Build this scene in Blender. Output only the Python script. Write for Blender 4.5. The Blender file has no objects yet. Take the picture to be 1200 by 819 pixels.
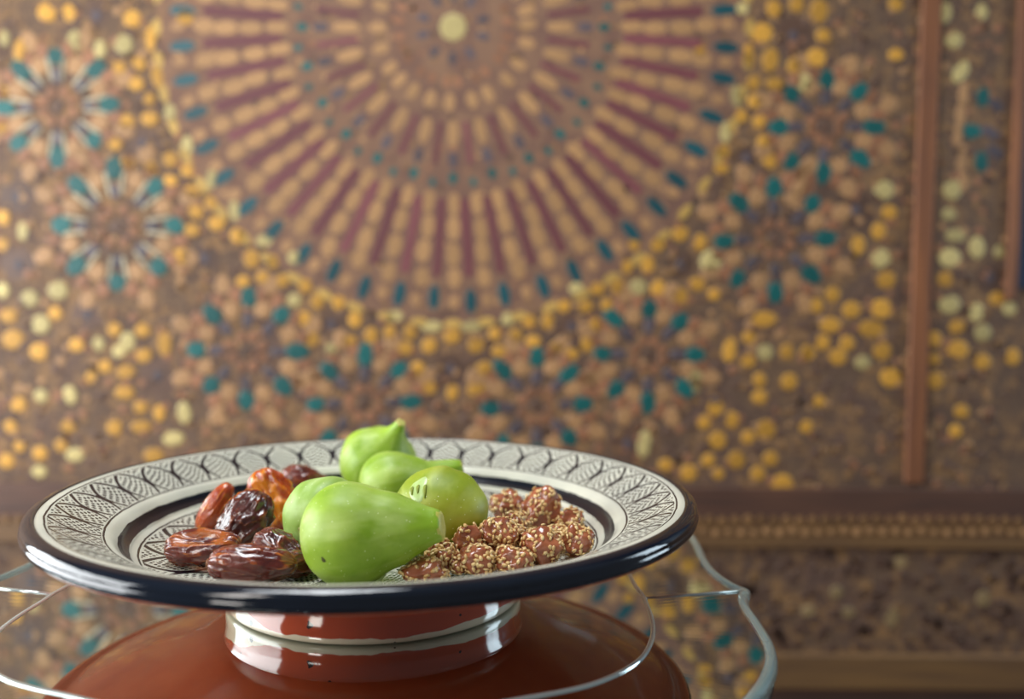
import bpy, bmesh, math, random
from math import sin, cos, pi, radians, sqrt, exp, atan2, floor
from mathutils import Vector, Matrix, noise
random.seed(7)
S = bpy.context.scene
C = S.collection

# ------------------------------------------------------------------ camera
F, PITCH, ROLL, HC = 1100.0, radians(3.96), radians(0.40), 0.1662      # focal in px of a 1200 px frame, camera height above the table
T = 0.70                                                               # height of the table top
cam = bpy.data.cameras.new('camera'); camo = bpy.data.objects.new('camera', cam); C.objects.link(camo)
cam.sensor_width = 36.0; cam.lens = F / 1200 * 36; cam.clip_start = 0.01; cam.clip_end = 50
camo.matrix_world = Matrix.Translation((0, 0, T + HC)) @ Matrix.Rotation(pi/2 - PITCH, 4, 'X') @ Matrix.Rotation(ROLL, 4, 'Z')
cam.dof.use_dof = True; cam.dof.focus_distance = 0.455; cam.dof.aperture_fstop = (F/1200*0.036) / 0.0086; cam.dof.aperture_blades = 0
S.camera = camo
# ------------------------------------------------------------------ light
S.view_settings.view_transform = 'Standard'; S.view_settings.look = 'None'; S.view_settings.gamma = 1
S.view_settings.use_curve_mapping = False; S.view_settings.exposure = 0.0
w = bpy.data.worlds.new('room_light'); S.world = w; w.use_nodes = True
w.node_tree.nodes['Background'].inputs[0].default_value = (0.80, 0.86, 0.95, 1)
w.node_tree.nodes['Background'].inputs[1].default_value = 0.15

def window_light(name, loc, aim, sx, sy, power, col):
    l = bpy.data.lights.new(name, 'AREA'); l.shape = 'RECTANGLE'; l.size = sx; l.size_y = sy; l.energy = power; l.color = col
    o = bpy.data.objects.new(name, l); C.objects.link(o); o.location = loc
    o.rotation_euler = (Vector(aim) - Vector(loc)).to_track_quat('-Z', 'Y').to_euler()
    return o
window_light('window_light_left', (-1.22, 0.50, T + 0.20), (0.0, 0.52, T + 0.06), 1.15, 0.80, 27, (0.94, 0.98, 1.0))
window_light('window_light_right', (1.30, 0.88, T + 0.38), (0.0, 0.52, T + 0.05), 0.35, 0.7, 6, (0.72, 0.88, 1.0))
window_light('window_light_front', (-1.0, -0.75, T + 1.15), (0.0, 0.8, T), 0.3, 1.1, 13, (1.0, 0.96, 0.90))
window_light('skylight', (-0.30, 0.66, T + 1.35), (-0.1, 0.52, T), 0.55, 0.45, 14, (0.92, 0.97, 1.0))

# ------------------------------------------------------------------ picture ray -> world (for reading positions off the photograph)
def ray(u, v):
    a, b = u - 600, v - 409.5
    c, s = cos(ROLL), sin(ROLL)
    x, y = c*a + s*b, -s*a + c*b
    X, U = x/F, -y/F
    return Vector((X, cos(PITCH) + sin(PITCH)*U, -sin(PITCH) + cos(PITCH)*U))
def at_y(u, v, Y):
    d = ray(u, v); return Vector((0, 0, T+HC)) + d * (Y/d.y)
def at_z(u, v, z):                                     # z above the table top
    d = ray(u, v); return Vector((0, 0, T+HC)) + d * ((z-HC)/d.z)

# ------------------------------------------------------------------ helpers
def link(name, me, mat=None, parent=None, loc=None, mats=None):
    o = bpy.data.objects.new(name, me); C.objects.link(o)
    if mats:
        for m in mats: me.materials.append(m)
    elif mat is not None and not me.materials: me.materials.append(mat)
    if loc is not None: o.location = loc
    if parent is not None: o.parent = parent
    return o
def mesh(name, vs, fs, smooth=True, mi=None):
    me = bpy.data.meshes.new(name); me.from_pydata([tuple(v) for v in vs], [], fs); me.update()
    if smooth: me.polygons.foreach_set('use_smooth', [True]*len(me.polygons))
    if mi: me.polygons.foreach_set('material_index', mi)
    return me
def thing(name, loc, label, cat, group=None):
    o = bpy.data.objects.new(name, None); C.objects.link(o); o.location = loc; o.empty_display_size = .02
    o['label'] = label; o['category'] = cat
    if group: o['group'] = group
    return o
def struct(o): o['kind'] = 'structure'; return o
def box(x0, x1, y0, y1, z0, z1):
    vs = [(x, y, z) for x in (x0, x1) for y in (y0, y1) for z in (z0, z1)]
    return vs, [(0,1,3,2), (4,6,7,5), (0,4,5,1), (2,3,7,6), (0,2,6,4), (1,5,7,3)]
def boxmesh(name, *b, bevel=0.0):
    vs, fs = box(*b); me = mesh(name, vs, fs, False)
    if bevel:
        bm = bmesh.new(); bm.from_mesh(me)
        bmesh.ops.recalc_face_normals(bm, faces=bm.faces)
        bmesh.ops.bevel(bm, geom=bm.edges[:], offset=bevel, segments=3, affect='EDGES', profile=.6)
        bm.to_mesh(me); bm.free()
    return me
def lathe(name, prof, n=192, closed=True, mi=None, wob=None):
    vs, fs, ms = [], [], []
    m = len(prof)
    for i in range(n):
        a = 2*pi*i/n
        for j, (r, z) in enumerate(prof):
            if wob: r, z = wob(a, r, z)
            vs.append((r*cos(a), r*sin(a), z))
    for i in range(n):
        i2 = (i+1) % n
        for j in range(m if closed else m-1):
            j2 = (j+1) % m
            if prof[j][0] < 1e-7 and prof[j2][0] < 1e-7: continue
            fs.append((i*m+j, i2*m+j, i2*m+j2, i*m+j2)); ms.append(mi(j) if mi else 0)
    me = mesh(name, vs, fs, True, ms if mi else None)
    bm = bmesh.new(); bm.from_mesh(me); bmesh.ops.remove_doubles(bm, verts=bm.verts, dist=1e-6)
    bmesh.ops.recalc_face_normals(bm, faces=bm.faces); bm.to_mesh(me); bm.free()
    return me
def smoothpts(pts, k=8, cyclic=False):
    P = [Vector(p) for p in pts]; n = len(P); out = []
    for i in range(n if cyclic else n-1):
        p0 = P[(i-1) % n] if (cyclic or i > 0) else P[0]*2-P[1]
        p1, p2 = P[i], P[(i+1) % n]
        p3 = P[(i+2) % n] if (cyclic or i+2 < n) else P[-1]*2-P[-2]
        for q in range(k):
            t = q/k
            out.append(0.5*((2*p1)+(-p0+p2)*t+(2*p0-5*p1+4*p2-p3)*t*t+(-p0+3*p1-3*p2+p3)*t*t*t))
    if not cyclic: out.append(P[-1])
    return out

# ------------------------------------------------------------------ node language
def srgb(r, g, b):
    f = lambda c: (c/255/12.92) if c/255 <= .04045 else ((c/255+.055)/1.055)**2.4
    return (f(r), f(g), f(b), 1)
class NT:
    def __init__(s, name, rough=.5, **kw):
        s.m = bpy.data.materials.new(name); s.m.use_nodes = True; s.t = s.m.node_tree
        s.b = s.t.nodes['Principled BSDF']; s.set(Roughness=rough, **kw)
    def set(s, **kw):
        for k, v in kw.items():
            i = s.b.inputs[k.replace('_', ' ')]
            if hasattr(v, 'links') or isinstance(v, bpy.types.NodeSocket): s.t.links.new(v, i)
            else: i.default_value = v
        return s
    def put(s, sock, v):
        if isinstance(v, bpy.types.NodeSocket): s.t.links.new(v, sock)
        else: sock.default_value = v
    def n(s, typ): return s.t.nodes.new(typ)
    def M(s, op, a, b=None, c=None):
        q = s.n('ShaderNodeMath'); q.operation = op
        for i, x in enumerate((a, b, c)):
            if x is not None: s.put(q.inputs[i], x)
        return q.outputs[0]
    def add(s, a, b): return s.M('ADD', a, b)
    def sub(s, a, b): return s.M('SUBTRACT', a, b)
    def mul(s, a, b): return s.M('MULTIPLY', a, b)
    def mx(s, a, b): return s.M('MAXIMUM', a, b)
    def mn(s, a, b): return s.M('MINIMUM', a, b)
    def gt(s, a, b, soft=None):
        if soft: return s.rng(s.sub(a, b), -soft, soft)
        return s.M('GREATER_THAN', a, b)
    def lt(s, a, b): return s.M('LESS_THAN', a, b)
    def rng(s, x, a, b, c=0.0, d=1.0):
        q = s.n('ShaderNodeMapRange'); s.put(q.inputs[0], x)
        for i, v in enumerate((a, b, c, d)): q.inputs[i+1].default_value = v
        return q.outputs[0]
    def band(s, x, a, b): return s.mul(s.gt(x, a), s.lt(x, b))
    def mix(s, f, a, b):
        q = s.n('ShaderNodeMix'); q.data_type = 'RGBA'; s.put(q.inputs[0], f); s.put(q.inputs[6], a); s.put(q.inputs[7], b)
        return q.outputs[2]
    def obj(s):
        q = s.n('ShaderNodeTexCoord'); return q.outputs['Object']
    def xyz(s, v):
        q = s.n('ShaderNodeSeparateXYZ'); s.put(q.inputs[0], v); return q.outputs
    def scale(s, v, sc):
        q = s.n('ShaderNodeMapping'); s.put(q.inputs[0], v); q.inputs['Scale'].default_value = sc; return q.outputs[0]
    def noise(s, sc, v=None, detail=3, rough=.5, dist=0.0):
        q = s.n('ShaderNodeTexNoise'); s.put(q.inputs['Vector'], v if v is not None else s.obj())
        q.inputs['Scale'].default_value = sc; q.inputs['Detail'].default_value = detail; q.inputs['Roughness'].default_value = rough
        q.inputs['Distortion'].default_value = dist; return q.outputs[0]
    def voro(s, sc, v=None, feat='F1'):
        q = s.n('ShaderNodeTexVoronoi'); q.feature = feat; s.put(q.inputs['Vector'], v if v is not None else s.obj()); q.inputs['Scale'].default_value = sc
        return q
    def attr(s, name):
        q = s.n('ShaderNodeAttribute'); q.attribute_name = name; return q.outputs['Fac']
    def rand(s):
        q = s.n('ShaderNodeObjectInfo'); return q.outputs['Random']
    def ramp(s, f, *st):
        q = s.n('ShaderNodeValToRGB'); s.put(q.inputs[0], f); e = q.color_ramp.elements
        while len(e) < len(st): e.new(.5)
        for el, (p, c) in zip(e, st): el.position = p; el.color = c
        return q.outputs[0]
    def bump(s, h, strength=.3, dist=.001):
        q = s.n('ShaderNodeBump'); s.put(q.inputs['Height'], h); q.inputs['Strength'].default_value = strength; q.inputs['Distance'].default_value = dist
        s.t.links.new(q.outputs[0], s.b.inputs['Normal']); return s
def plain(name, col, rough=.6, var=.25, sc=60, **kw):
    t = NT(name, rough, **kw)
    c2 = tuple(x*(1-var) for x in col[:3])+(1,)
    t.set(Base_Color=t.mix(t.rng(t.noise(sc), .3, .7), col, c2)); return t.m

# ================================================================== the painted wall
WY = 1.12
PX = WY/F                                               # size of one photo pixel on the wall
t = NT('wall_paint', .75)
n1 = t.noise(9, detail=4); n2 = t.noise(55, detail=3); n3 = t.noise(170, detail=2)
base = t.ramp(n1, (.3, srgb(86, 64, 52)), (.5, srgb(104, 80, 60)), (.7, srgb(94, 70, 62)))
base = t.mix(t.rng(n2, .45, .7), base, srgb(140, 104, 66))
base = t.mix(t.rng(n3, .52, .72), base, srgb(74, 52, 44))
t.set(Base_Color=base).bump(n3, .4, .002)
wallmat = t.m
def wall_rect(name, u0, v0, u1, v1, d0, d1, mat, bevel=0.0):
    a, b = at_y(u0, v1, WY), at_y(u1, v0, WY); m_ = 280 if v0 < 0 else v0; a.x = at_y(u0, m_, WY).x; b.x = at_y(u1, m_, WY).x
    return link(name, boxmesh(name, a.x, b.x, WY-d1, WY-d0, a.z, b.z, bevel=bevel), mat)
wall = struct(link('wall_back', boxmesh('wall_back', -1.6, 1.6, WY, WY+.08, 0, 2.3), wallmat))
fm = NT('floor_tile', .5); fm.set(Base_Color=fm.mix(fm.noise(6), srgb(70, 50, 40), srgb(92, 70, 56)))
struct(link('floor', boxmesh('floor', -1.6, 1.6, -1.0, WY+.08, -.05, 0), fm.m))

def tilemesh(name, n, mat, dome=.35, rot=0.0, bw=.78):
    vs = [(cos(2*pi*i/n+rot), 0, sin(2*pi*i/n+rot)) for i in range(n)]
    vs += [(bw*x, -dome, bw*z) for x, y, z in vs]
    fs = [tuple(range(n, 2*n))[::-1]] + [(i, i+n, (i+1) % n+n, (i+1) % n) for i in range(n)]
    me = mesh(name, vs, fs, False); me.materials.append(mat); return me
def petalmesh(name, mat, dome=.35, tip=.45):
    pr = [(0, 1.0), (.62, .7), (.95, .2), (.8, -.35), (tip, -1.0), (-tip, -1.0), (-.8, -.35), (-.95, .2), (-.62, .7)]
    n = len(pr); vs = [(x, 0, z) for x, z in pr] + [(.76*x, -dome, .8*z) for x, z in pr]
    fs = [tuple(range(n, 2*n))] + [(i, (i+1) % n, (i+1) % n+n, i+n) for i in range(n)]
    me = mesh(name, vs, fs, False); me.materials.append(mat); return me
def colored(name, c, rough=.55, var=.3):
    t = NT(name, rough)
    r = t.rand(); c2 = tuple(x*(1-var) for x in c[:3])+(1,); c3 = tuple(min(1, x*(1+var*.5)) for x in c[:3])+(1,)
    cc = t.mix(r, c2, c3); cc = t.mix(t.rng(t.noise(2.5), .5, .75), cc, c2)
    t.set(Base_Color=cc); return t.m
YEL = colored('yellow_tile_glaze', srgb(200, 146, 54)); PAL = colored('pale_tile_glaze', srgb(192, 172, 112))
TNR = colored('tan_ray_glaze', srgb(170, 128, 84), var=.15); TAN = colored('tan_tile_glaze', srgb(168, 126, 84), var=.15); ROC = colored('ochre_ring_glaze', srgb(190, 152, 78), var=.2); TEA = colored('teal_tile_glaze', srgb(10, 90, 88), .5)
DTE = colored('dark_teal_tile_glaze', srgb(26, 78, 86), .4); MAR = colored('maroon_tile_glaze', srgb(116, 62, 66)); NAV = colored('slate_tile_glaze', srgb(84, 74, 80))
GRE = colored('painted_glare', srgb(176, 164, 136)); OCH = colored('ochre_chip_glaze', srgb(134, 98, 60)); UMB = colored('umber_tile_glaze', srgb(92, 66, 52))
RUS = colored('rust_tile_glaze', srgb(146, 98, 68))
ME = {
 'yellow_tile': tilemesh('yellow_tile', 8, YEL), 'pale_tile': tilemesh('pale_tile', 8, PAL), 'tan_tile': tilemesh('tan_tile', 6, TAN),
 'teal_petal': petalmesh('teal_petal', TEA), 'slate_strip': petalmesh('slate_strip', NAV, tip=.7), 'dark_teal_tile': tilemesh('dark_teal_tile', 8, DTE),
 'inner_teal_tile': tilemesh('inner_teal_tile', 6, TEA), 'maroon_ray': tilemesh('maroon_ray', 4, MAR, rot=pi/4), 'tan_ray_tile': tilemesh('tan_ray_tile', 8, TNR),
 'glare_strip': tilemesh('glare_strip', 4, GRE, rot=pi/4), 'umber_boss': tilemesh('umber_boss', 12, UMB), 'dado_tile': tilemesh('dado_tile', 8, colored('dado_tile_glaze', srgb(146, 122, 84))), 'ochre_ring_tile': tilemesh('ochre_ring_tile', 8, ROC), 'rust_tile': tilemesh('rust_tile', 6, RUS)}
def tile(kind, u, v, hw, hh, ang=0.0, lift=None):
    """one raised piece of the wall: half sizes in photo pixels, ang = clockwise turn of its long axis from straight up"""
    if u < -70 or u > 1192 or v < -70 or v > 880: return
    p = at_y(u, v, WY)
    o = bpy.data.objects.new(kind, ME[kind]); C.objects.link(o); o.parent = wall
    o.location = (p.x, WY+.0002, p.z); o.scale = (hw*PX, .0035 if lift is None else lift*.5, hh*PX); o.rotation_euler = (0, radians(ang), 0)
mb = NT('medallion_ground', .75); mb.set(Base_Color=mb.mix(mb.rng(mb.noise(40), .35, .65), srgb(132, 98, 74), srgb(112, 80, 66))).bump(mb.noise(150), .3, .002)
pc = at_y(531, 32, WY); mdisc = [(pc.x+340*PX*cos(2*pi*i/96), WY-.0008, pc.z+340*PX*sin(2*pi*i/96)) for i in range(96)]
link('medallion_board', mesh('medallion_board', mdisc+[(x, WY+.0002, z) for x, y, z in mdisc], [tuple(range(96))]+[(i, i+96, (i+1) % 96+96, (i+1) % 96) for i in range(96)], False), mb.m, wall)
# medallion ------------------------------------------------------------------
MU, MV = 531, 32
def pol(r, a, cu=MU, cv=MV): return cu + r*sin(radians(a)), cv + r*cos(radians(a))     # a = 0 straight down, + to the right
def radial(kind, r, a, hw, hh, cu=MU, cv=MV, out=True, lift=None):
    u, v = pol(r, a, cu, cv); tile(kind, u, v, hw, hh, (180-a) if out else -a, lift)
J = lambda s: random.uniform(-s, s)
tile('pale_tile', MU, MV, 19, 19, 0, .009)
for k in range(10): radial('slate_strip', 37, k*36+J(4), 6, 9)
for k in range(24):
    a = k*15
    radial('maroon_ray', 136, a+7.5, 6, 42); radial('slate_strip', 156, a, 7, 11); radial('tan_ray_tile', 125, a, 8, 20)
    radial('tan_ray_tile', 88, a+J(3), 8, 13); radial('rust_tile', 64, a+7.5+J(3), 6, 9)
for k in range(48):
    a = k*7.5
    radial('inner_teal_tile', 179+(4 if k % 2 else -2), a, 6.5 if k % 2 == 0 else 5, 9 if k % 2 == 0 else 6.5)
    radial('maroon_ray', 247, a+3.75, 10+J(1), 78)
    for j, (r, h) in enumerate(((207, 17), (236, 18), (266, 18), (294, 15))):
        radial('tan_ray_tile', r+J(3), a+J(.5), 6+r*.016, h)
    radial('dark_teal_tile', 319+J(3), a+3.75+J(.6), 8.5, 19)
    radial('tan_tile', 322, a+J(.6), 8, 11)
for k in range(56):
    a = k*360/56
    u, v = pol(347, a); tile('ochre_ring_tile', u, v, 6.5, 13, 90-a)
# stars ------------------------------------------------------------------
STARS = [(68, 125, 61, 1, .9), (137, 265, 68, 1, .9), (290, 412, 61, 0, 1), (427, 472, 58, 0, 1), (628, 476, 57, 0, 1), (760, 416, 57, 0, 1), (908, 280, 62, 0, 1), (967, 148, 57, 0, 1)]
for cu, cv, R, glare, sc in STARS:
    for k in range(8):
        a = k*45+J(3); r = R+J(3)
        radial('teal_petal', r, a, 12.5, 13+J(2), cu, cv); radial('slate_strip', R*.62, a, 7, 10, cu, cv)
        radial('tan_tile', R*.86, a+22.5, 11, 12, cu, cv); radial('rust_tile', R*1.12, a+13, 9, 11, cu, cv); radial('rust_tile', R*1.12, a-13, 9, 11, cu, cv)
        radial('tan_tile', R*1.36, a+22.5+J(2), 11, 14, cu, cv)
        if glare:  # hazy glare on the left stars, put into the colour of pale strips
            radial('glare_strip', R*.74, a+10, 3, 20, cu, cv); radial('glare_strip', R*.74, a-10, 3, 20, cu, cv)
        radial('rust_tile', R*.3, a+22.5, 6, 7, cu, cv)
    tile('umber_boss', cu, cv, 8, 8)
for u, v in ((1152, 113), (1138, 154), (1150, 190)): tile('teal_petal', u, v, 10, 12, 0 if v < 130 else (-90 if v < 160 else 180))
for u, v in ((1165, 122), (1160, 155), (1166, 178)): tile('slate_strip', u, v, 8, 12, -60)
for v in (110, 135, 160, 190, 212): tile('tan_tile', 1122+abs(v-160)*.15, v, 7, 15)
for u, v, r in ((930, 42, 26), (875, 185, 16), (797, 310, 19), (670, 383, 19), (528, 432, 22), (388, 380, 17), (240, 302, 20), (168, 168, 19), (113, 18, 16),
                (1003, 246, 26), (20, 230, 22), (22, 310, 22), (103, 368, 22), (185, 440, 24), (735, 520, 24), (1160, 325, 20), (838, 470, 14), (410, 545, 18)):
    tile('umber_boss', u, v, r, r, 0, .002); tile('slate_strip', u, v, 6, 7)
# hand-read tiles: u, v, half width, half height
Y = '''155 22 11 11,217 20 12 12,177 45 7 16,185 90 8 15,140 80 8 10,163 75 9 9,160 98 10 9,175 116 8 8,176 139 11 9,148 143 10 10,135 168 9 9,150 190 10 9,177 198 9 10,200 187 10 10,220 200 9 10,
200 212 9 9,226 225 10 10,248 238 9 9,230 248 10 9,225 270 10 9,254 261 11 10,280 276 11 10,295 303 11 12,320 306 8 10,213 300 11 11,308 325 9 9,285 330 9 8,331 329 9 9,358 334 9 10,372 353 9 10,397 354 9 10,
356 374 10 10,416 375 9 10,365 398 10 10,409 400 10 9,435 393 9 11,457 390 8 10,481 389 9 10,475 408 11 9,503 405 10 10,530 394 11 10,558 405 11 10,490 433 10 11,568 432 11 10,503 454 10 10,558 456 12 9,530 460 8 11,
585 412 10 8,580 391 8 9,604 393 9 9,620 377 9 9,642 376 8 11,625 400 10 8,653 407 10 8,670 415 9 8,688 403 9 10,698 380 10 9,687 359 10 9,661 358 8 9,711 357 8 9,700 338 10 9,724 336 9 11,
797 274 11 10,771 286 10 9,820 284 9 11,743 287 8 9,735 312 8 9,759 310 9 12,771 337 10 11,817 333 11 9,797 347 11 11,895 374 17 10,855 410 9 16,878 395 9 9,877 423 10 9,922 412 9 10,945 413 8 10,
957 358 9 10,890 445 9 10,925 447 11 11,890 465 10 9,838 478 11 11,825 495 9 9,858 492 10 11,841 516 12 12,877 512 9 9,898 503 13 13,830 539 9 9,863 539 12 12,842 555 8 8,903 537 10 10,888 555 10 10,
917 568 14 14,807 554 11 11,780 545 10 9,907 10 10 12,934 5 10 10,960 13 12 15,893 39 14 13,965 42 10 9,903 70 11 15,957 68 13 12,931 77 10 10,877 65 7 17,908 98 12 8,883 97 9 9,885 119 10 9,869 136 9 9,
890 142 9 9,896 166 10 9,847 178 9 10,903 188 10 10,846 197 10 8,1050 5 10 9,1050 64 10 9,1006 288 9 13,1039 328 13 11,1033 362 14 13,1022 385 17 12,1034 411 12 12,1044 442 14 13,976 345 10 10,998 363 12 11,
973 381 14 10,964 401 10 10,982 418 12 11,993 402 10 10,947 414 10 9,1108 327 10 10,1122 383 11 9,1094 397 11 10,1123 410 14 12,1152 424 11 10,1095 421 9 8,1096 446 12 11,1168 350 10 9,1042 249 11 9,1030 271 10 11,
1187 418 10 11,10 370 11 9,15 398 14 12,46 412 12 11,65 367 9 9,90 404 10 9,134 386 9 9,167 387 10 9,168 416 11 10,193 403 9 16,123 429 9 9,148 436 12 9,107 442 8 9,146 460 13 9,165 477 9 9,
187 484 8 11,165 500 14 8,134 501 10 11,180 534 13 10,22 474 10 10,80 500 10 9,12 500 9 9,23 523 8 8,47 531 10 9,72 522 9 9,8 540 10 10,4 255 9 10,3 287 9 9,55 15 12 11,82 15 9 11,25 60 9 16,2 150 8 12,5 110 6 10,
945 500 9 9,1127 482 10 9,1120 505 9 9,740 575 8 8,960 470 8 8,820 60 8 8,837 345 8 8'''
for q in Y.replace('\n', '').split(','):
    u, v, a, b = map(float, q.split()); tile('yellow_tile', u, v, a, b, J(8))
P = '''88 48 10 13,117 58 8 12,145 52 12 12,48 380 12 12,116 403 8 9,150 400 10 12,140 412 9 9,203 513 14 10,216 484 9 15,48 464 9 9,82 463 9 12,88 533 12 9,46 552 10 9,27 271 7 12,3 340 9 10,35 350 11 11,68 340 13 12,
200 133 8 14,220 170 8 14,248 210 8 15,275 247 8 15,310 282 13 9,345 302 10 10,345 352 9 9,388 410 8 8,463 370 12 8,506 382 14 8,553 382 14 8,595 373 9 9,675 338 11 9,748 337 11 11,833 307 14 15,897 413 10 10,
815 445 9 17,755 520 9 18,943 98 11 12,863 112 8 15,850 155 8 15,1011 425 10 9,1032 303 13 12,1113 302 14 12,1113 357 14 12,1145 290 10 14,1144 366 10 12,1152 390 11 11,1183 362 9 9,1118 47 11 10,1126 84 9 15,
1036 223 13 12,1116 222 12 13,1112 251 9 8,1120 276 13 9,1107 15 9 13,1069 584 14 13,1105 633 9 9,1055 658 9 9,980 694 9 9,947 716 9 8,994 718 9 8,1045 723 9 14,1152 702 9 12,1150 14 8 10,870 10 9 9,
1171 295 7 8,5 45 7 10,1190 592 10 13'''
for q in P.replace('\n', '').split(','):
    u, v, a, b = map(float, q.split()); tile('pale_tile' if v < 640 else 'dado_tile', u, v, a, b, 30 if (u, v) == (1126, 84) else J(8))
# small chips too fine to pick apart, laid between the large pieces
def chips(name, mat, n, region, smin, smax):
    vs, fs = [], []
    for _ in range(n):
        u, v = random.uniform(region[0], region[2]), random.uniform(region[1], region[3])
        if (u-MU)**2+(v-MV)**2 < 335**2 and random.random() < .6: continue
        p = at_y(u, v, WY); s = random.uniform(smin, smax)*PX; a0 = random.uniform(0, pi); b = len(vs); m = 6
        for q in range(m): vs.append((p.x+s*cos(a0+2*pi*q/m), WY+.0002, p.z+s*sin(a0+2*pi*q/m)))
        for q in range(m): vs.append((p.x+.7*s*cos(a0+2*pi*q/m), WY-.0009, p.z+.7*s*sin(a0+2*pi*q/m)))
        fs.append(tuple(range(b+m, b+2*m))[::-1]); fs += [(b+i, b+i+m, b+(i+1) % m+m, b+(i+1) % m) for i in range(m)]
    o = link(name, mesh(name, vs, fs, False), mat, wall); o['kind'] = 'stuff'
FULL = (-200, -60, 1180, 598)
chips('tan_chip', TAN, 500, FULL, 3, 6); chips('umber_chip', UMB, 1700, FULL, 3, 7); chips('ochre_chip', OCH, 1500, FULL, 3, 6); chips('rust_chip', RUS, 800, FULL, 3, 6)
chips('umber_chip', UMB, 1500, (-70, 600, 1300, 870), 4, 9); chips('ochre_chip', OCH, 260, (-70, 640, 1300, 870), 3, 7)
# rails and posts ------------------------------------------------------------
def wood(name, c1, c2, vert=True):
    t = NT(name, .55); g = t.noise(14, t.scale(t.obj(), (6, 6, .6) if vert else (.6, 6, 6)), detail=5)
    t.set(Base_Color=t.mix(t.rng(g, .3, .7), c1, c2)).bump(g, .25, .002); return t.m
POST = wood('post_wood', srgb(144, 90, 54), srgb(110, 70, 48)); RAIL = wood('rail_wood', srgb(98, 66, 50), srgb(72, 50, 42), False)
LEDGE = wood('ochre_rail_paint', srgb(98, 72, 50), srgb(124, 92, 56), False); DARKP = wood('dark_dado_paint', srgb(80, 54, 42), srgb(58, 42, 36), False)
struct(wall_rect('trim_1', 1069, -700, 1092, 566, -.001, .005, POST, .003))
struct(wall_rect('trim_2', 1180, -700, 1193, 352, -.001, .005, POST, .003))
struct(wall_rect('trim_3', -900, 579, 2100, 600, -.001, .007, RAIL, .002))
lr = struct(wall_rect('trim_4', -900, 601, 2100, 628, -.001, .006, LEDGE, .002))
struct(wall_rect('trim_5', -900, 772, 2100, 792, -.001, .010, LEDGE, .003))
struct(wall_rect('trim_6', -900, 796, 2100, 812, -.001, .008, DARKP, .003))
def bead_row(parent, v, u0, u1, step, kind, mat, rad):
    me = tilemesh(kind, 6, mat, 1.0); i = 0
    u = u0
    while u < u1:
        p = at_y(u, v+J(1.5), WY); o = bpy.data.objects.new(kind, me); C.objects.link(o); o.parent = parent
        o.location = (p.x, WY-.0055, p.z); s = rad*PX*random.uniform(.8, 1.1); o.scale = (s, .003, s); u += step
bead_row(lr, 608, 560, 1200, 15, 'rail_bead', OCH, 7); bead_row(lr, 621, 567, 1200, 15, 'rail_bead', TAN, 5)
bead_row(lr, 608, -200, 60, 15, 'rail_bead', OCH, 7)
nav = NT('navy_door_paint', .5); nav.set(Base_Color=nav.mix(nav.noise(8), srgb(22, 34, 58), srgb(34, 44, 66)))
dr = struct(wall_rect('door_1', 1193.5, -700, 2100, 338, -.001, .004, nav.m))

# ================================================================== mirrored table with a scalloped glass edge
TC = Vector((-0.083, 0.498))
RO = [(.1324-.0, .5058), (.1262, .518), (.1215, .540), (.1212, .566), (.1235, .600), (.122, .630), (.104, .664), (.072, .684), (.030, .693), (-.015, .694), (-.045, .698)]
outer_r = RO
outer_f = [(-.045, .292), (-.01, .298), (.035, .310), (.075, .334), (.1008, .3679), (.1158, .3967), (.1235, .425), (.1255, .455), (.1262, .485)]
def mirror(pts): return [(2*TC.x-x-(.004 if y > .5 else 0), y) for x, y in pts]
OUT = [[*outer_f, outer_r[0]], [*outer_r, (-.083, .704)]]
def closed_outline(front, back, k):
    right = [(-.083, front[0][1]-.006)] + front                     # from the front cusp round the right to the side cusp
    a = smoothpts(right, k); b = smoothpts(back, k)                 # side cusp kept sharp
    R_ = a + b[1:]
    L_ = [Vector((2*TC.x-p.x, p.y)) for p in reversed(R_)][1:-1]
    return R_ + L_, len(a)-1, len(R_)-1
OP, o1, o2 = closed_outline([*outer_f, outer_r[0]], [*outer_r, (-.083, .704)], 6)
inner_f = [(-.05, .350), (-.02, .357), (.0023, .3663), (.033, .3805), (.0545, .4021), (.0655, .4270), (.0705, .455), (.0715, .4904)]
inner_b = [(.0715, .4904), (.069, .515), (.0685, .5434), (.069, .57), (.060, .605), (.035, .632), (0, .642), (-.045, .644), (-.083, .650)]
IP0, i1, i2 = closed_outline(inner_f, inner_b, 6)
# left side of the inner line sits a little further out, as in the photograph
IP = []
for p in IP0:
    x, y = p
    if x < TC.x: x = TC.x+(x-TC.x)*1.04 - (.006*max(0, 1-abs(y-.40)/.08))
    IP.append(Vector((x, y)))
def resample(poly, marks, counts):
    out = []
    segs = list(zip(marks, marks[1:]+[len(poly)]))
    for (a, b), c in zip(segs, counts):
        pts = [poly[i % len(poly)] for i in range(a, b+1)]
        L = [0]
        for p, q in zip(pts, pts[1:]): L.append(L[-1]+(q-p).length)
        for i in range(c):
            s = L[-1]*i/c; j = max(k for k in range(len(L)) if L[k] <= s+1e-9); j = min(j, len(pts)-2)
            out.append(pts[j].lerp(pts[j+1], (s-L[j])/(L[j+1]-L[j])))
    return out
Q = 60
nO = len(OP); nI = len(IP)
OR = resample(OP, [0, o1, o2, nO-o1], [Q]*4); IR = resample(IP, [0, i1, i2, nI-i1], [Q]*4)
N4 = 4*Q
mt = NT('mirror_glass', .012, Metallic=1.0)
mt.set(Base_Color=mt.mix(mt.rng(mt.noise(3, detail=2), .3, .7), (.66, .70, .68, 1), (.60, .64, .63, 1)), Roughness=mt.rng(mt.noise(12, detail=4), .3, .8, .006, .03)); MIRROR = mt.m
ge = NT('green_edge_glass', .04, IOR=1.5, Transmission_Weight=.75); ge.set(Base_Color=ge.mix(ge.noise(20), (.55, .76, .73, 1), (.72, .86, .84, 1)), Coat_Weight=.6, Coat_Roughness=.02); EDGE = ge.m
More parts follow.
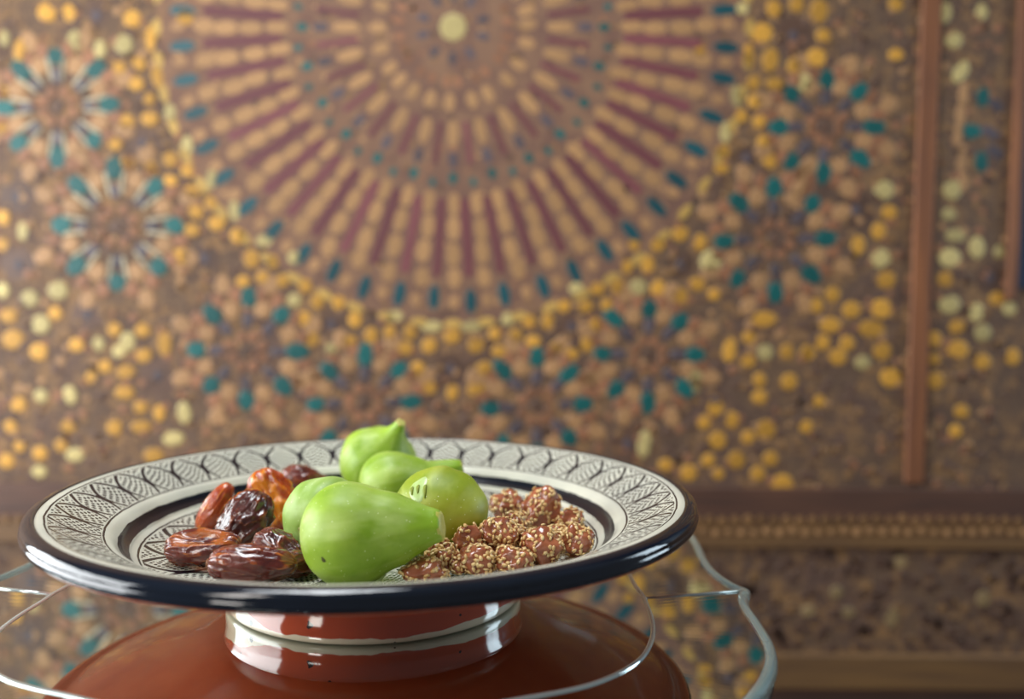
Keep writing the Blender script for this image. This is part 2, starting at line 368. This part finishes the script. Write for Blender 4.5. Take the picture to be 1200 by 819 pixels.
cl = NT('clear_bead_glass', .05, Metallic=.55); cl.set(Base_Color=cl.mix(cl.noise(30), (.62, .72, .70, 1), (.75, .82, .8, 1))); BEAD = cl.m
dk = plain('dark_lacquer', (.012, .014, .02, 1), .3)
table = thing('scalloped_mirror_table', (TC.x, TC.y, 0), 'low pedestal table with a mirrored top and scalloped clear glass edge under the plate', 'table')
def tl(x, y): return (x-TC.x, y-TC.y)
def off(poly, d):
    n = len(poly); out = []
    for i in range(n):
        a, b = poly[(i-1) % n], poly[(i+1) % n]; tdir = (b-a).normalized(); out.append(poly[i]+Vector((tdir.y, -tdir.x))*d)
    return out
ctr = [(*tl(*p), T) for p in off(IR, -.0006)]; bot = [(x, y, T-.006) for x, y, z in ctr]
link('centre_mirror', mesh('centre_mirror', ctr+bot, [tuple(range(N4)), tuple(range(2*N4-1, N4-1, -1))]+[(i, i+N4, (i+1) % N4+N4, (i+1) % N4) for i in range(N4)], False), MIRROR, table)
i_out = off(IR, .0006); o_in = off(OR, -.0055)
for s in range(4):                                            # four bevelled border mirrors, mitred at the cusps
    vs, fs = [], []
    idx = [(s*Q+i) % N4 for i in range(Q+1)]
    for k, i in enumerate(idx):
        a, b = i_out[i], o_in[i]
        if k == 0 or k == Q:
            j = idx[1] if k == 0 else idx[Q-1]
            a = a.lerp(i_out[j], .12); b = b.lerp(o_in[j], .12)
        vs += [(*tl(*a), T-.0002), (*tl(*b), T-.0008), (*tl(*b), T-.006), (*tl(*a), T-.006)]
    for k in range(Q):
        for m in range(4): fs.append((4*k+m, 4*k+(m+1) % 4, 4*k+4+(m+1) % 4, 4*k+4+m))
    fs += [(0, 3, 2, 1), (4*Q, 4*Q+1, 4*Q+2, 4*Q+3)]
    me = mesh('border_mirror', vs, fs, False)
    bm = bmesh.new(); bm.from_mesh(me); bmesh.ops.recalc_face_normals(bm, faces=bm.faces); bm.to_mesh(me); bm.free()
    link('border_mirror', me, MIRROR, table)
def sweep(name, path, prof, z, closed=True):
    n, m = len(path), len(prof); vs, fs = [], []
    for i in range(n):
        a = path[(i-1) % n] if closed or i else path[0]; b = path[(i+1) % n] if closed or i < n-1 else path[-1]
        td = (b-a).normalized(); nn = Vector((td.y, -td.x))
        for d, h in prof: p = path[i]+nn*d; vs.append((*tl(*p), z+h))
    for i in range(n if closed else n-1):
        for j in range(m): fs.append((i*m+j, ((i+1) % n)*m+j, ((i+1) % n)*m+(j+1) % m, i*m+(j+1) % m))
    if not closed: fs += [tuple(range(m)), tuple(range((n-1)*m, n*m))[::-1]]
    me = mesh(name, vs, fs, True)
    bm = bmesh.new(); bm.from_mesh(me); bmesh.ops.recalc_face_normals(bm, faces=bm.faces); bm.to_mesh(me); bm.free()
    return me
circ = lambda r, n, rz=None: [(r*cos(2*pi*i/n), (rz or r)*sin(2*pi*i/n)) for i in range(n)]
link('inner_bead', sweep('inner_bead', IR, circ(.0013, 8, .0010), T-.0001), BEAD, table)
link('glass_edge', sweep('glass_edge', off(OR, -.0035), [(-.002, .0006), (.001, .0004), (.0028, -.0008), (.0036, -.003), (.0028, -.0056), (.001, -.0072), (-.002, -.0074)], T), EDGE, table)
link('underside_band', sweep('underside_band', off(OR, -.010), [(-.01, -.0076), (.008, -.0076), (.0085, -.012), (.004, -.020), (-.01, -.020)], T), dk, table)
for i in (0, Q, 2*Q, 3*Q):
    a, b = IR[i], OR[i]; d = (b-a).normalized()
    link('mitre_strip', sweep('mitre_strip', [a+d*.001, a.lerp(b, .5), b-d*.006], circ(.0012, 8, .0007), T-.0004, False), BEAD, table)
ub = [(*tl(*p), T-.0062) for p in off(OR, -.012)]; ub2 = [(x, y, T-.018) for x, y, z in ub]
link('base_board', mesh('base_board', ub+ub2, [tuple(range(N4)), tuple(range(2*N4-1, N4-1, -1))]+[(i, i+N4, (i+1) % N4+N4, (i+1) % N4) for i in range(N4)], False), dk, table)
link('pedestal', lathe('pedestal', [(0, T-.018), (.07, T-.018), (.07, T-.03), (.03, T-.06), (.022, .35), (.03, .08), (.05, .04), (0, .04)], 48), dk, table)
link('pedestal_foot', lathe('pedestal_foot', [(0, .04), (.06, .04), (.15, .02), (.155, 0), (0, 0)], 64), dk, table)

# ================================================================== the plate
PC = Vector((-0.0728, 0.4977, T))
def plate_paint():
    t = NT('painted_glaze', .22, Coat_Weight=.12, Coat_Roughness=.04)
    v = t.obj(); x, y, z = t.xyz(v)
    nz = t.noise(90, v, 2); wob = t.mul(t.sub(nz, .5), .0022)
    r = t.M('SQRT', t.add(t.mul(x, x), t.mul(y, y))); rr = t.add(r, t.mul(wob, .45))
    th = t.M('DIVIDE', t.M('ARCTAN2', y, x), 2*pi)
    def motif(r0, r1, N, shift, rows, cols):
        vr = t.rng(rr, r0, r1)
        vr.node.clamp = False
        U = t.add(t.mul(t.add(th, t.mul(wob, .5)), N), shift)
        a0 = t.M('ABSOLUTE', t.sub(t.M('FRACT', U), .5))                      # 0 at the node, .5 between nodes
        up = t.mul(t.sub(vr, .48), 1/.52); dn = t.mul(t.sub(.48, vr), 1/.48)
        cu = t.add(t.mul(t.M('POWER', t.mx(up, 0.0), 1.7), .47), .015)
        cd = t.add(t.mul(t.M('POWER', t.mx(dn, 0.0), 1.6), .20), .012)
        isup = t.gt(vr, .48)
        cv = t.add(t.mul(isup, cu), t.mul(t.sub(1.0, isup), cd))
        slope = t.add(t.mul(isup, t.mul(t.M('POWER', t.mx(up, .001), .7), 1.45)), t.mul(t.sub(1.0, isup), t.mul(t.M('POWER', t.mx(dn, .0), .6), .6)))
        d = t.M('DIVIDE', t.sub(a0, cv), t.M('SQRT', t.add(t.mul(slope, slope), 1.0)))                                                      # signed distance to the outline
        knot = t.mul(t.M('POWER', t.sub(1.0, t.mn(t.M('ABSOLUTE', t.mul(t.sub(vr, .48), 3.2)), 1.0)), 2.0), .035)
        line = t.lt(t.M('ABSOLUTE', d), t.add(knot, .046))
        margin = t.gt(t.M('ABSOLUTE', d), .092)
        dots = t.gt(t.mul(t.M('SINE', t.mul(U, 2*pi*cols)), t.M('SINE', t.mul(t.add(vr, t.mul(a0, .25)), 2*pi*rows))), .12)
        inb = t.band(vr, .03, .97)
        return t.mul(t.mx(line, t.mul(dots, margin)), inb)
    ink = t.mx(motif(.1345, .1590, 41, 0.0, 7, 4.5), motif(.0850, .1185, 22, .3, 9, 6))
    ink = t.mx(ink, motif(.050, .0835, 16, .1, 9, 6)); ink = t.mx(ink, motif(.012, .0485, 9, .1, 5, 4))
    for a, b in ((.1590, .1599), (.1337, .1347), (.1228, .1280), (.1184, .1194), (.0836, .0850), (.0486, .0498), (0.0, .006)):
        ink = t.mx(ink, t.band(rr, a, b))
    cream = t.mix(t.rng(t.noise(25, v, 3), .3, .7), srgb(226, 224, 206), srgb(206, 206, 192))
    t.set(Base_Color=t.mix(ink, cream, (.005, .007, .014, 1))).bump(t.noise(40, v, 2), .06, .001)
    return t.m
blk = NT('black_rim_glaze', .08, Coat_Weight=.25, Coat_Roughness=.02)
blk.set(Base_Color=blk.mix(blk.noise(40), (.004, .006, .012, 1), (.008, .013, .024, 1))).bump(blk.noise(55, blk.scale(blk.obj(), (1, 1, 6)), 3), .25, .001)
tc = NT('terracotta_glaze', .22, Coat_Weight=.6, Coat_Roughness=.05)
tn = tc.noise(30, detail=4); tcol = tc.mix(tc.rng(tn, .3, .7), srgb(206, 98, 58), srgb(184, 80, 46))
tc.set(Base_Color=tcol).bump(tn, .05, .001)
ft = NT('foot_glaze', .10, Coat_Weight=.8, Coat_Roughness=.03)
v = ft.obj(); fx, fy, fz = ft.xyz(v); fn = ft.noise(45, ft.scale(v, (1, 1, .15)), 3)
fang = ft.M('ARCTAN2', ft.mul(fy, -1.0), fx)                      # pi/2 faces the camera
side = ft.M('POWER', ft.M('ABSOLUTE', ft.M('COSINE', fang)), 3.0)
left = ft.rng(fx, -.040, -.072)
hb = ft.add(ft.add(ft.mul(fn, .006), .0004), ft.add(ft.mul(side, .0025), ft.mul(left, .009)))
crm = ft.gt(hb, fz, .0002)
spot = ft.gt(ft.noise(140, v, 1), .735)
fc = ft.mix(crm, srgb(184, 78, 44), srgb(226, 216, 186)); fc = ft.mix(spot, fc, (.03, .012, .01, 1))
ft.set(Base_Color=fc).bump(ft.noise(60, v, 3), .18, .001)
plate = thing('footed_serving_plate', PC, 'wide footed ceramic plate with black and cream scale pattern holding fruit and nuts', 'plate')
top = smoothpts([(r, z, 0) for r, z in [(0, .0245), (.04, .0250), (.075, .0262), (.100, .0285), (.115, .0310), (.1215, .0335), (.1228, .0350), (.1262, .0372), (.1282, .0402), (.1310, .0432), (.1345, .0447), (.145, .0492), (.156, .0545), (.1605, .0560), (.1640, .0560), (.1650, .0550)]], 4)
top = [(p.x, p.y) for p in top]
und = [(.1655, .0520), (.1678, .0500), (.1689, .0476), (.1675, .0466), (.1640, .0458), (.158, .0450), (.145, .0390), (.128, .0320), (.110, .0255), (.094, .0195), (.082, .0165), (.060, .0160), (0, .0160)]
und = [(p.x, p.y) for p in smoothpts([(a, b, 0) for a, b in und], 3)]
nt = len(top)
link('dish', lathe('dish', top+und, 256, True, lambda j: 0 if j < nt-1 else 1), None, plate, mats=[plate_paint(), tc.m])
link('rim_band', lathe('rim_band', [(p.x, p.y) for p in smoothpts([(a, b, 0) for a, b in [(.1634, .0563), (.1660, .0563), (.1685, .0552), (.1698, .0535), (.1699, .0518), (.17035, .0508), (.1703, .0492), (.1695, .0480), (.1682, .0476), (.1660, .0490), (.1645, .0520)]], 3, True)], 256), blk.m, plate)
link('foot_ring', lathe('foot_ring', [(p.x, p.y) for p in smoothpts([(a, b, 0) for a, b in [(.0795, .0185), (.0785, .0150), (.0780, .0090), (.0782, .0040), (.0778, .0012), (.0755, .0001), (.0730, .0003), (.0715, .002), (.0710, .010), (.0715, .0175)]], 3, True)], 192,
     wob=lambda a, r, z: (r*(1+.003*sin(3*a+1)), z)), ft.m, plate)

# ================================================================== figs
def fig_material(name, g1, g2, pale, bloom=.5, yellow=0.0):
    t = NT(name, .50, Subsurface_Weight=.12, Subsurface_Radius=(.004, .006, .001), Subsurface_Scale=1.0, Coat_Weight=.18, Coat_Roughness=.45)
    v = t.obj(); x, y, z = t.xyz(v)
    n = t.noise(38, v, 4, .6)
    st = t.noise(70, t.scale(v, (1, 1, .10)), 3, .6)
    c = t.mix(t.rng(n, .32, .68), g1, g2)
    c = t.mix(t.mul(t.rng(st, .46, .70), bloom), c, pale)
    c = t.mix(t.mul(t.rng(t.noise(18, v, 2), .5, .7), yellow), c, srgb(176, 172, 30))
    c = t.mix(t.mul(t.rng(z, .024, .050), .6), c, srgb(150, 190, 30))           # the neck is yellower
    sp = t.voro(330, v); c = t.mix(t.mul(t.lt(sp.outputs[0], .10), .7), c, srgb(226, 238, 180))
    t.set(Base_Color=c).bump(t.add(t.mul(st, .6), t.mul(t.noise(160, v, 3), .25)), .30, .0012)
    return t.m
G1, G2, PG = srgb(124, 162, 14), srgb(164, 194, 60), srgb(204, 222, 140)
FIG = [fig_material('fig_skin_bright', G1, G2, PG), fig_material('fig_skin_pale', srgb(136, 172, 62), srgb(160, 190, 88), srgb(196, 220, 150), .7),
       fig_material('fig_skin_yellowish', srgb(128, 150, 16), srgb(160, 174, 36), srgb(190, 204, 96), .75, .55)]
STEM = NT('fig_stem_end', .5); STEM.set(Base_Color=STEM.mix(STEM.noise(300), srgb(176, 178, 50), srgb(214, 206, 130))); STEM = STEM.m
OST = NT('fig_eye_skin', .6); OST.set(Base_Color=OST.mix(OST.noise(500), srgb(96, 84, 30), srgb(150, 150, 60))); OST = OST.m
WAX = NT('pale_scar', .4, Coat_Weight=.3); WAX.set(Base_Color=WAX.mix(WAX.noise(400), srgb(192, 214, 150), srgb(164, 190, 90))); WAX = WAX.m
SLIT = NT('split_flesh', .5); SLIT.set(Base_Color=SLIT.mix(SLIT.noise(400), srgb(110, 124, 20), srgb(140, 150, 30))); SLIT = SLIT.m
BRU = NT('bruise_skin', .7); BRU.set(Base_Color=BRU.mix(BRU.noise(400), srgb(46, 44, 20), srgb(90, 96, 30))); BRU = BRU.m
def fig(label, c, R, axis, mat, neck=1.72, nr=.20, squash=1.0, seed=0, bend=0.0, fat=1.0):
    """body of revolution about local z (neck towards +z), with ribs and a bent neck"""
    o = thing('green_fig', c, label, 'fig', 'green figs on the plate')
    ax = Vector(axis).normalized(); q = ax.to_track_quat('Z', 'Y'); o.rotation_mode = 'QUATERNION'; o.rotation_quaternion = q
    pr = [(-.88, 0), (-.885, .10), (-.90, .22), (-.84, .45), (-.66, .73), (-.35, .935), (0, 1.0), (.35, .93), (.68, .77), (.98, .40+nr*.85), (1.25, .16+nr*1.15), (neck-.22, nr+.055), (neck-.04, nr-.01), (neck+.02, nr*.75), (neck+.03, 0)]
    ks = min(1.0, (neck-.22-.35)/(1.55-.35)); pr = [(.35+(a-.35)*ks if .35 < a < 1.3 and i_ < len(pr)-4 else a, b) for i_, (a, b) in enumerate(pr)]
    pts = smoothpts([(a, b, 0) for a, b in pr], 5); n = 72; vs, fs = [], []
    upl = q.inverted() @ Vector((0, 0, 1))                         # world up seen in the fig
    def shape(zz, rad, a):
        d = Vector((cos(a), sin(a), zz*.8))
        k = 1 + (.011*cos(9*a+seed)+.012*cos(5*a+2*seed)+.008*noise.noise(Vector((cos(a)*5, sin(a)*5, zz*.7+seed))))*min(1, rad*1.4) + .065*(noise.noise(d*1.15+Vector((seed*3.1, 0, 0)))) + .012*noise.noise(d*3.5+Vector((0, seed, 0)))
        x, y = rad*cos(a)*k*R*fat, rad*sin(a)*k*R*fat
        tt = max(0, zz-.6); b = bend*tt*tt*R
        p = Vector((x, y, zz*R)) + Vector((upl.x, upl.y, 0))*b
        s = p.dot(upl); p -= upl*s*(1-squash)
        return p
    for i, p in enumerate(pts):
        for j in range(n): vs.append(shape(p.x, p.y, 2*pi*j/n))
    for i in range(len(pts)-1):
        for j in range(n): fs.append((i*n+j, i*n+(j+1) % n, (i+1)*n+(j+1) % n, (i+1)*n+j))
    me = mesh('body', vs, fs)
    bm = bmesh.new(); bm.from_mesh(me); bmesh.ops.remove_doubles(bm, verts=bm.verts, dist=1e-6); bmesh.ops.recalc_face_normals(bm, faces=bm.faces); bm.to_mesh(me); bm.free()
    link('body', me, mat, o)
    # cut stem end: a small flared, slightly hollow cap
    vs, fs = [], []; prs = [(neck-.03, nr-.03), (neck+.015, nr*.86), (neck+.045, nr*.70), (neck+.035, nr*.4), (neck+.03, 0.001)]
    for i, (zz, rad) in enumerate(prs):
        for j in range(20):
            a = 2*pi*j/20; vs.append(shape(zz, rad*(1+.10*sin(5*a+seed)), a))
    for i in range(len(prs)-1):
        for j in range(20): fs.append((i*20+j, i*20+(j+1) % 20, (i+1)*20+(j+1) % 20, (i+1)*20+j))
    link('stem_end', mesh('stem_end', vs, fs), STEM, o)
    vs, fs = [], []; prs = [(-.875, .13), (-.915, .12), (-.93, .08), (-.90, .03), (-.88, 0.001)]
    for i, (zz, rad) in enumerate(prs):
        for j in range(16): vs.append(shape(zz, rad*(1+.15*sin(4*2*pi*j/16)), 2*pi*j/16))
    for i in range(len(prs)-1):
        for j in range(16): fs.append((i*16+j, i*16+(j+1) % 16, (i+1)*16+(j+1) % 16, (i+1)*16+j))
    link('eye', mesh('eye', vs, fs), OST, o)
    o['_'] = 0; del o['_']
    return o, me
def decal(fig_o, me, target, rx, ry, ang, mat, name, lift=.0003, label=None):
    """small patch lying on the fig's skin where the ray from the camera position to `target` meets it"""
    M = Matrix.Translation(fig_o.location) @ fig_o.rotation_quaternion.to_matrix().to_4x4(); Mi = M.inverted()
    from mathutils.bvhtree import BVHTree
    bvh = BVHTree.FromPolygons([v.co[:] for v in me.vertices], [tuple(p.vertices) for p in me.polygons])
    o0 = Mi @ Vector((0, 0, T+HC)); d0 = (Mi.to_3x3() @ ray(*target)).normalized()
    hit, nn, _, _ = bvh.ray_cast(o0, d0)
    if hit is None: return
    t1 = nn.cross(Vector((0, 0, 1))).normalized(); t2 = nn.cross(t1).normalized()
    ca, sa = cos(ang), sin(ang); e1 = t1*ca+t2*sa; e2 = t2*ca-t1*sa
    m = 18; vs, fs = [], []
    rings = [(1.0, -.0002), (.85, lift), (.4, lift*1.25), (0.0, lift*1.3)]
    for f, h in rings:
        for j in range(m):
            a = 2*pi*j/m; w_ = 1+.12*sin(3*a+ang*5)
            p = hit + e1*(rx*f*w_*cos(a)) + e2*(ry*f*w_*sin(a))
            q, qn, _, _ = bvh.find_nearest(p); vs.append(q+qn*h)
    for i in range(3):
        for j in range(m): fs.append((i*m+j, i*m+(j+1) % m, (i+1)*m+(j+1) % m, (i+1)*m+j))
    d = link(name, mesh(name, vs, fs), mat, fig_o)
    if label: d['label'] = label
fA, _ = fig('green fig at the back of the pile with its neck pointing straight up', at_y(444, 543, .598), .0256, (.44, -.42, .79), FIG[0], neck=1.40, nr=.15, seed=1, fat=.98)
fB, _ = fig('green fig behind the striped one, long thin neck stretched to the right', at_y(458, 568, .550), .0200, (.93, .22, .16), FIG[0], neck=2.15, nr=.26, seed=2, bend=.03)
fC, _ = fig('pale green fig mostly hidden behind the left of the largest front fig', at_y(381, 607, .475), .0215, (.35, .85, .1), FIG[1], seed=3)
fE, mE = fig('yellowish striped round fig with a pale split scar, beside the sesame nuts', at_y(516, 600, .475), .0243, (.16, .97, .05), FIG[2], neck=1.4, nr=.2, squash=.97, seed=5)
fD, mD = fig('largest bright green fig at the front, neck pointing right', at_y(411, 626, .426), .0243, (.97, -.08, .16), FIG[0], neck=1.74, nr=.31, seed=4, bend=-.05)
decal(fD, mD, (379, 656), .0016, .0012, .3, BRU, 'bruise', .0001, 'small dark bruise low on the left')
decal(fE, mE, (490, 573), .0085, .0050, 1.3, WAX, 'pale_scar', .0002, 'pale waxy scar')
for (uu, vv) in ((483, 575), (490, 573), (498, 575)): decal(fE, mE, (uu, vv), (.0040 if uu == 498 else .0028), .0010, 1.45, SLIT, 'skin_split', .0006, 'narrow split in the skin')

# ================================================================== dates
def date_material(name, dark, mid, glow, g):
    t = NT(name, .13, Subsurface_Weight=.55, Subsurface_Radius=(.008, .0022, .0006), Subsurface_Scale=1.0, Coat_Weight=.8, Coat_Roughness=.06)
    v = t.obj(); n = t.noise(60, v, 3, .6, .6); rd = t.attr('ridge')
    c = t.mix(t.rng(n, .35, .65), dark, mid); c = t.mix(t.mul(t.rng(rd, .45, .95), g), c, glow)
    t.set(Base_Color=c, Roughness=t.rng(t.noise(90, v, 3), .3, .7, .06, .30)).bump(t.noise(150, v, 4, .6, 1.2), .6, .0016); return t.m
DA = date_material('date_skin_dark', srgb(58, 20, 16), srgb(96, 38, 26), srgb(150, 76, 30), .7)
DB = date_material('date_skin_amber', srgb(150, 52, 16), srgb(196, 84, 20), srgb(232, 144, 24), .9)
DC = date_material('date_skin_brown', srgb(78, 28, 24), srgb(120, 48, 34), srgb(206, 116, 38), .6)
CAP = NT('date_cap', .35); CAP.set(Base_Color=CAP.mix(CAP.noise(300), srgb(176, 120, 80), srgb(110, 60, 36))); CAP = CAP.m
def date(label, c, L, W, axis, mat, seed, flat=.9, wr=.10, roll=0.0, hollow=0.0, bend=0.0, face=None):
    if face:
        q0 = Vector(axis).normalized().to_track_quat('Z', 'Y').inverted() @ Vector(face); roll = atan2(-q0.x, q0.y)
    o = thing('date', c, label, 'date', 'glossy dates on the plate')
    q = Vector(axis).normalized().to_track_quat('Z', 'Y') @ Matrix.Rotation(roll, 3, 'Z').to_quaternion(); o.rotation_mode = 'QUATERNION'; o.rotation_quaternion = q
    n, m = 80, 56; vs, fs, rg = [], [], []
    sv = Vector((seed*7.3, seed*1.7, 0))
    for i in range(m+1):
        tt = pi*i/m; zz = -cos(tt); rad = max(0, sin(tt))**.72
        rad *= 1-.10*zz
        for j in range(n):
            a = 2*pi*j/n; d = Vector((cos(a)*1.2, sin(a)*1.2, zz*.9))
            r1 = 1-abs(noise.noise(d*1.6+sv)*2); r2 = 1-abs(noise.noise(Vector((d.x*2.6, d.y*2.6, d.z*1.3))+sv*2)*2)
            fine = noise.noise(Vector((d.x*6, d.y*6, d.z*4))+sv)
            h = wr*(.7*r1*r1+.55*r2*r2*r2-.5)+wr*.16*fine
            k = 1+h*1.25
            da = (((a-pi/2+pi) % (2*pi))-pi)/.62; e_ = exp(-da**4)*exp(-(zz/.62)**4)
            if hollow: k -= hollow*e_
            x = W/2*rad*k*cos(a); y = W/2*rad*k*sin(a)*flat
            vs.append(Vector((x + bend*L*(zz*zz), y, zz*L/2*(1+.3*h)))); rg.append(min(1, max(0, r2**4*.8+r1**5*.5 + (3.2*e_*(1-e_) if hollow else 0))))
    for i in range(m):
        for j in range(n): fs.append((i*n+j, i*n+(j+1) % n, (i+1)*n+(j+1) % n, (i+1)*n+j))
    me = mesh('skin', vs, fs); at = me.attributes.new('ridge', 'FLOAT', 'POINT'); at.data.foreach_set('value', rg)
    link('skin', me, mat, o)
    prf = [(.0, .0022), (.0011, .0024), (.0016, .0015), (.0010, .0006), (.0009, .00001)]; vs, fs = [], []
    zc = -L/2*1.0
    for z, r in prf:
        for j in range(14): a = 2*pi*j/14; vs.append((bend*L+r*cos(a)*(1+.15*sin(3*a+seed)), r*sin(a), zc+.0008-z))
    for i in range(4):
        for j in range(14): fs.append((i*14+j, i*14+(j+1) % 14, (i+1)*14+(j+1) % 14, (i+1)*14+j))
    link('stem_cap', mesh('stem_cap', vs, fs), CAP, o)
    return o
date('amber date leaning upright at the left of the date pile', at_y(252, 594, .516), .0300, .0152, (.48, .25, .80), DB, 1, .85, .08)
date('dark wrinkled date with a bright crinkled skin, in the middle of the pile', at_y(289, 610, .486), .033, .0270, (.35, .35, .75), DA, 2, .80, .17, roll=.4)
date('tall torn orange-brown date standing at the back of the pile', at_y(319, 586, .523), .037, .0262, (-.42, .15, .85), DB, 3, .8, .14, hollow=.35, face=(-.3, -.7, .6))
date('brown date farthest back, lying tilted beside the rear fig', at_y(359, 566, .585), .033, .0215, (.85, .3, -.30), DC, 4, .9, .12)
date('brown date with a hollow torn top, lying at the far left of the pile', at_y(238, 641, .448), .037, .0195, (.98, -.10, .06), DC, 5, .9, .10, hollow=.5, face=(0, -.45, .9))
date('translucent amber-brown date lying nearest the plate rim', at_y(296, 661, .423), .040, .0185, (.97, .06, -.02), DC, 6, .95, .10)
date('wrinkled reddish date with pale highlights, between the front date and the largest fig', at_y(330, 646, .449), .030, .0190, (.80, -.25, -.35), DA, 7, .85, .17)
date('dark date in the shadow under the left side of the largest fig', at_y(352, 660, .440), .024, .0140, (.6, .75, -.05), DA, 8, .9, .10)

# ================================================================== sesame-coated nuts
cm = NT('caramel_coat', .22, Subsurface_Weight=.15, Subsurface_Radius=(.003, .001, .0005), Subsurface_Scale=1.0, Coat_Weight=.6, Coat_Roughness=.1)
cn = cm.noise(140, detail=4); cm.set(Base_Color=cm.mix(cm.rng(cn, .3, .7), srgb(140, 72, 46), srgb(188, 114, 78))).bump(cn, .5, .001); CARAMEL = cm.m
sm = NT('sesame_seed_skin', .42, Coat_Weight=.2)
sm.set(Base_Color=sm.mix(sm.rng(sm.noise(420, detail=1), .35, .65), srgb(226, 178, 108), srgb(250, 222, 164))); SEED = sm.m
def ico(sub):
    bm = bmesh.new(); bmesh.ops.create_icosphere(bm, subdivisions=sub, radius=1.0)
    vs = [v.co.copy() for v in bm.verts]; fs = [tuple(v.index for v in f.verts) for f in bm.faces]; bm.free(); return vs, fs
IV, IF = ico(4); SV, SF = ico(1)
def nut(label, u, v, Yd, rpx, asp=(1, 1, 1), seed=0, ns=80, ang=0.0):
    c = at_y(u, v, Yd); R = rpx*Yd*1.03/F
    o = thing('sesame_nut', c, label, 'candied nut', 'sesame-coated nuts on the plate')
    rnd = random.Random(seed); sv = Vector((seed*5.1, seed*2.3, 0)); Rm = Matrix.Rotation(ang, 3, 'Y'); ns = int(ns*1.25)
    def rad(d): return 1+.34*noise.noise(d*1.5+sv)+.12*noise.noise(d*3.3+sv)+.04*noise.noise(d*8+sv)
    def pos(d): p = d*rad(d)*R; return Rm @ Vector((p.x*asp[0], p.y*asp[1], p.z*asp[2]))
    link('nut_core', mesh('nut_core', [pos(d) for d in IV], IF), CARAMEL, o)
    vs, fs = [], []; dens = Vector((rnd.uniform(-1, 1), rnd.uniform(-1, 1), rnd.uniform(-.4, 1)))
    done = 0; used = []
    for _ in range(ns*12):
        if done >= ns: break
        d = Vector((rnd.gauss(0, 1), rnd.gauss(0, 1), rnd.gauss(0, 1))).normalized()
        if noise.noise(d*1.9+sv*3) < -.10 and rnd.random() < .93: continue
        p = pos(d)
        if any((p-q).length < .00165 for q in used): continue
        used.append(p); done += 1
        e = .03; t1 = d.orthogonal().normalized(); t2 = d.cross(t1)
        nn = ((pos((d+t1*e).normalized())-p).cross(pos((d+t2*e).normalized())-p)).normalized()
        a = rnd.uniform(0, 2*pi); tv = t1*cos(a)+t2*sin(a); tv = (tv-nn*tv.dot(nn)).normalized(); bv = nn.cross(tv); tv = (tv+nn*rnd.uniform(-.25, .25)).normalized()
        L, W_, H_ = rnd.uniform(.00145, .0018), rnd.uniform(.00088, .00108), .00055; b = len(vs)
        for s in SV: k = 1-.38*s.x; vs.append(p+nn*.0003+tv*(s.x*L)+bv*(s.y*W_*k)+nn*(s.z*H_))
        fs += [tuple(i+b for i in f) for f in SF]
    s = link('sesame_seeds', mesh('sesame_seeds', vs, fs), SEED, o); s['kind'] = 'stuff'
NUTS = [
 ('sesame nut high at the back left of the nut heap, touching the striped fig', 594, 592, .528, 18, (1.05, 1, 1), 1, 70, 0),
 ('largest sesame nut, rising at the back of the heap', 634, 598, .514, 23, (1.0, .9, 1.12), 2, 100, .25),
 ('small light sesame nut at the back right, right of the largest nut', 668, 611, .506, 15.5, (1.05, 1, .95), 3, 60, 0),
 ('seed-covered nut tucked in the middle, below the highest left nut', 605, 614, .486, 15, (1.05, 1, .9), 4, 80, 0),
 ('thickly seeded round nut in front of the heap centre', 583, 627, .455, 21, (1.05, 1, .97), 5, 120, 0),
 ('shiny reddish nut with few seeds, left of the thickly seeded round nut', 550, 633, .449, 16, (1.0, 1, 1.1), 6, 30, .5),
 ('sesame nut at the front directly below the thickly seeded round nut', 560, 656, .435, 19, (1.05, 1, .93), 7, 75, 0),
 ('knobbly elongated sesame nut slanting down beside the largest fig', 517, 652, .440, 18, (1.0, .9, .9), 8, 85, 0),
 ('flat long sesame nut lowest in the heap, against the largest fig', 498, 669, .424, 19, (1.35, 1, .75), 9, 75, 0),
 ('small heavily seeded nut filling the gap low between the front nuts', 538, 662, .436, 10, (1.1, 1, .95), 10, 70, 0),
 ('sesame nut low at the front, right of the front centre nut', 602, 656, .438, 19, (1.1, 1, .85), 11, 70, 0),
 ('glossy caramel sesame nut at the front right of the heap', 635, 641, .450, 21.5, (1.05, 1, .95), 12, 85, .3),
 ('small seeded nut wedged behind the front right pair', 654, 627, .476, 13, (1.1, 1, .9), 13, 70, 0),
 ('sesame nut at the far right end of the heap', 675, 634, .460, 18, (1.08, 1, .92), 14, 80, -.2),
 ('small seeded nut in the hollow at the centre of the heap', 613, 632, .462, 12, (1.1, 1, 1), 15, 60, 0)]
for a in NUTS: nut(*a)
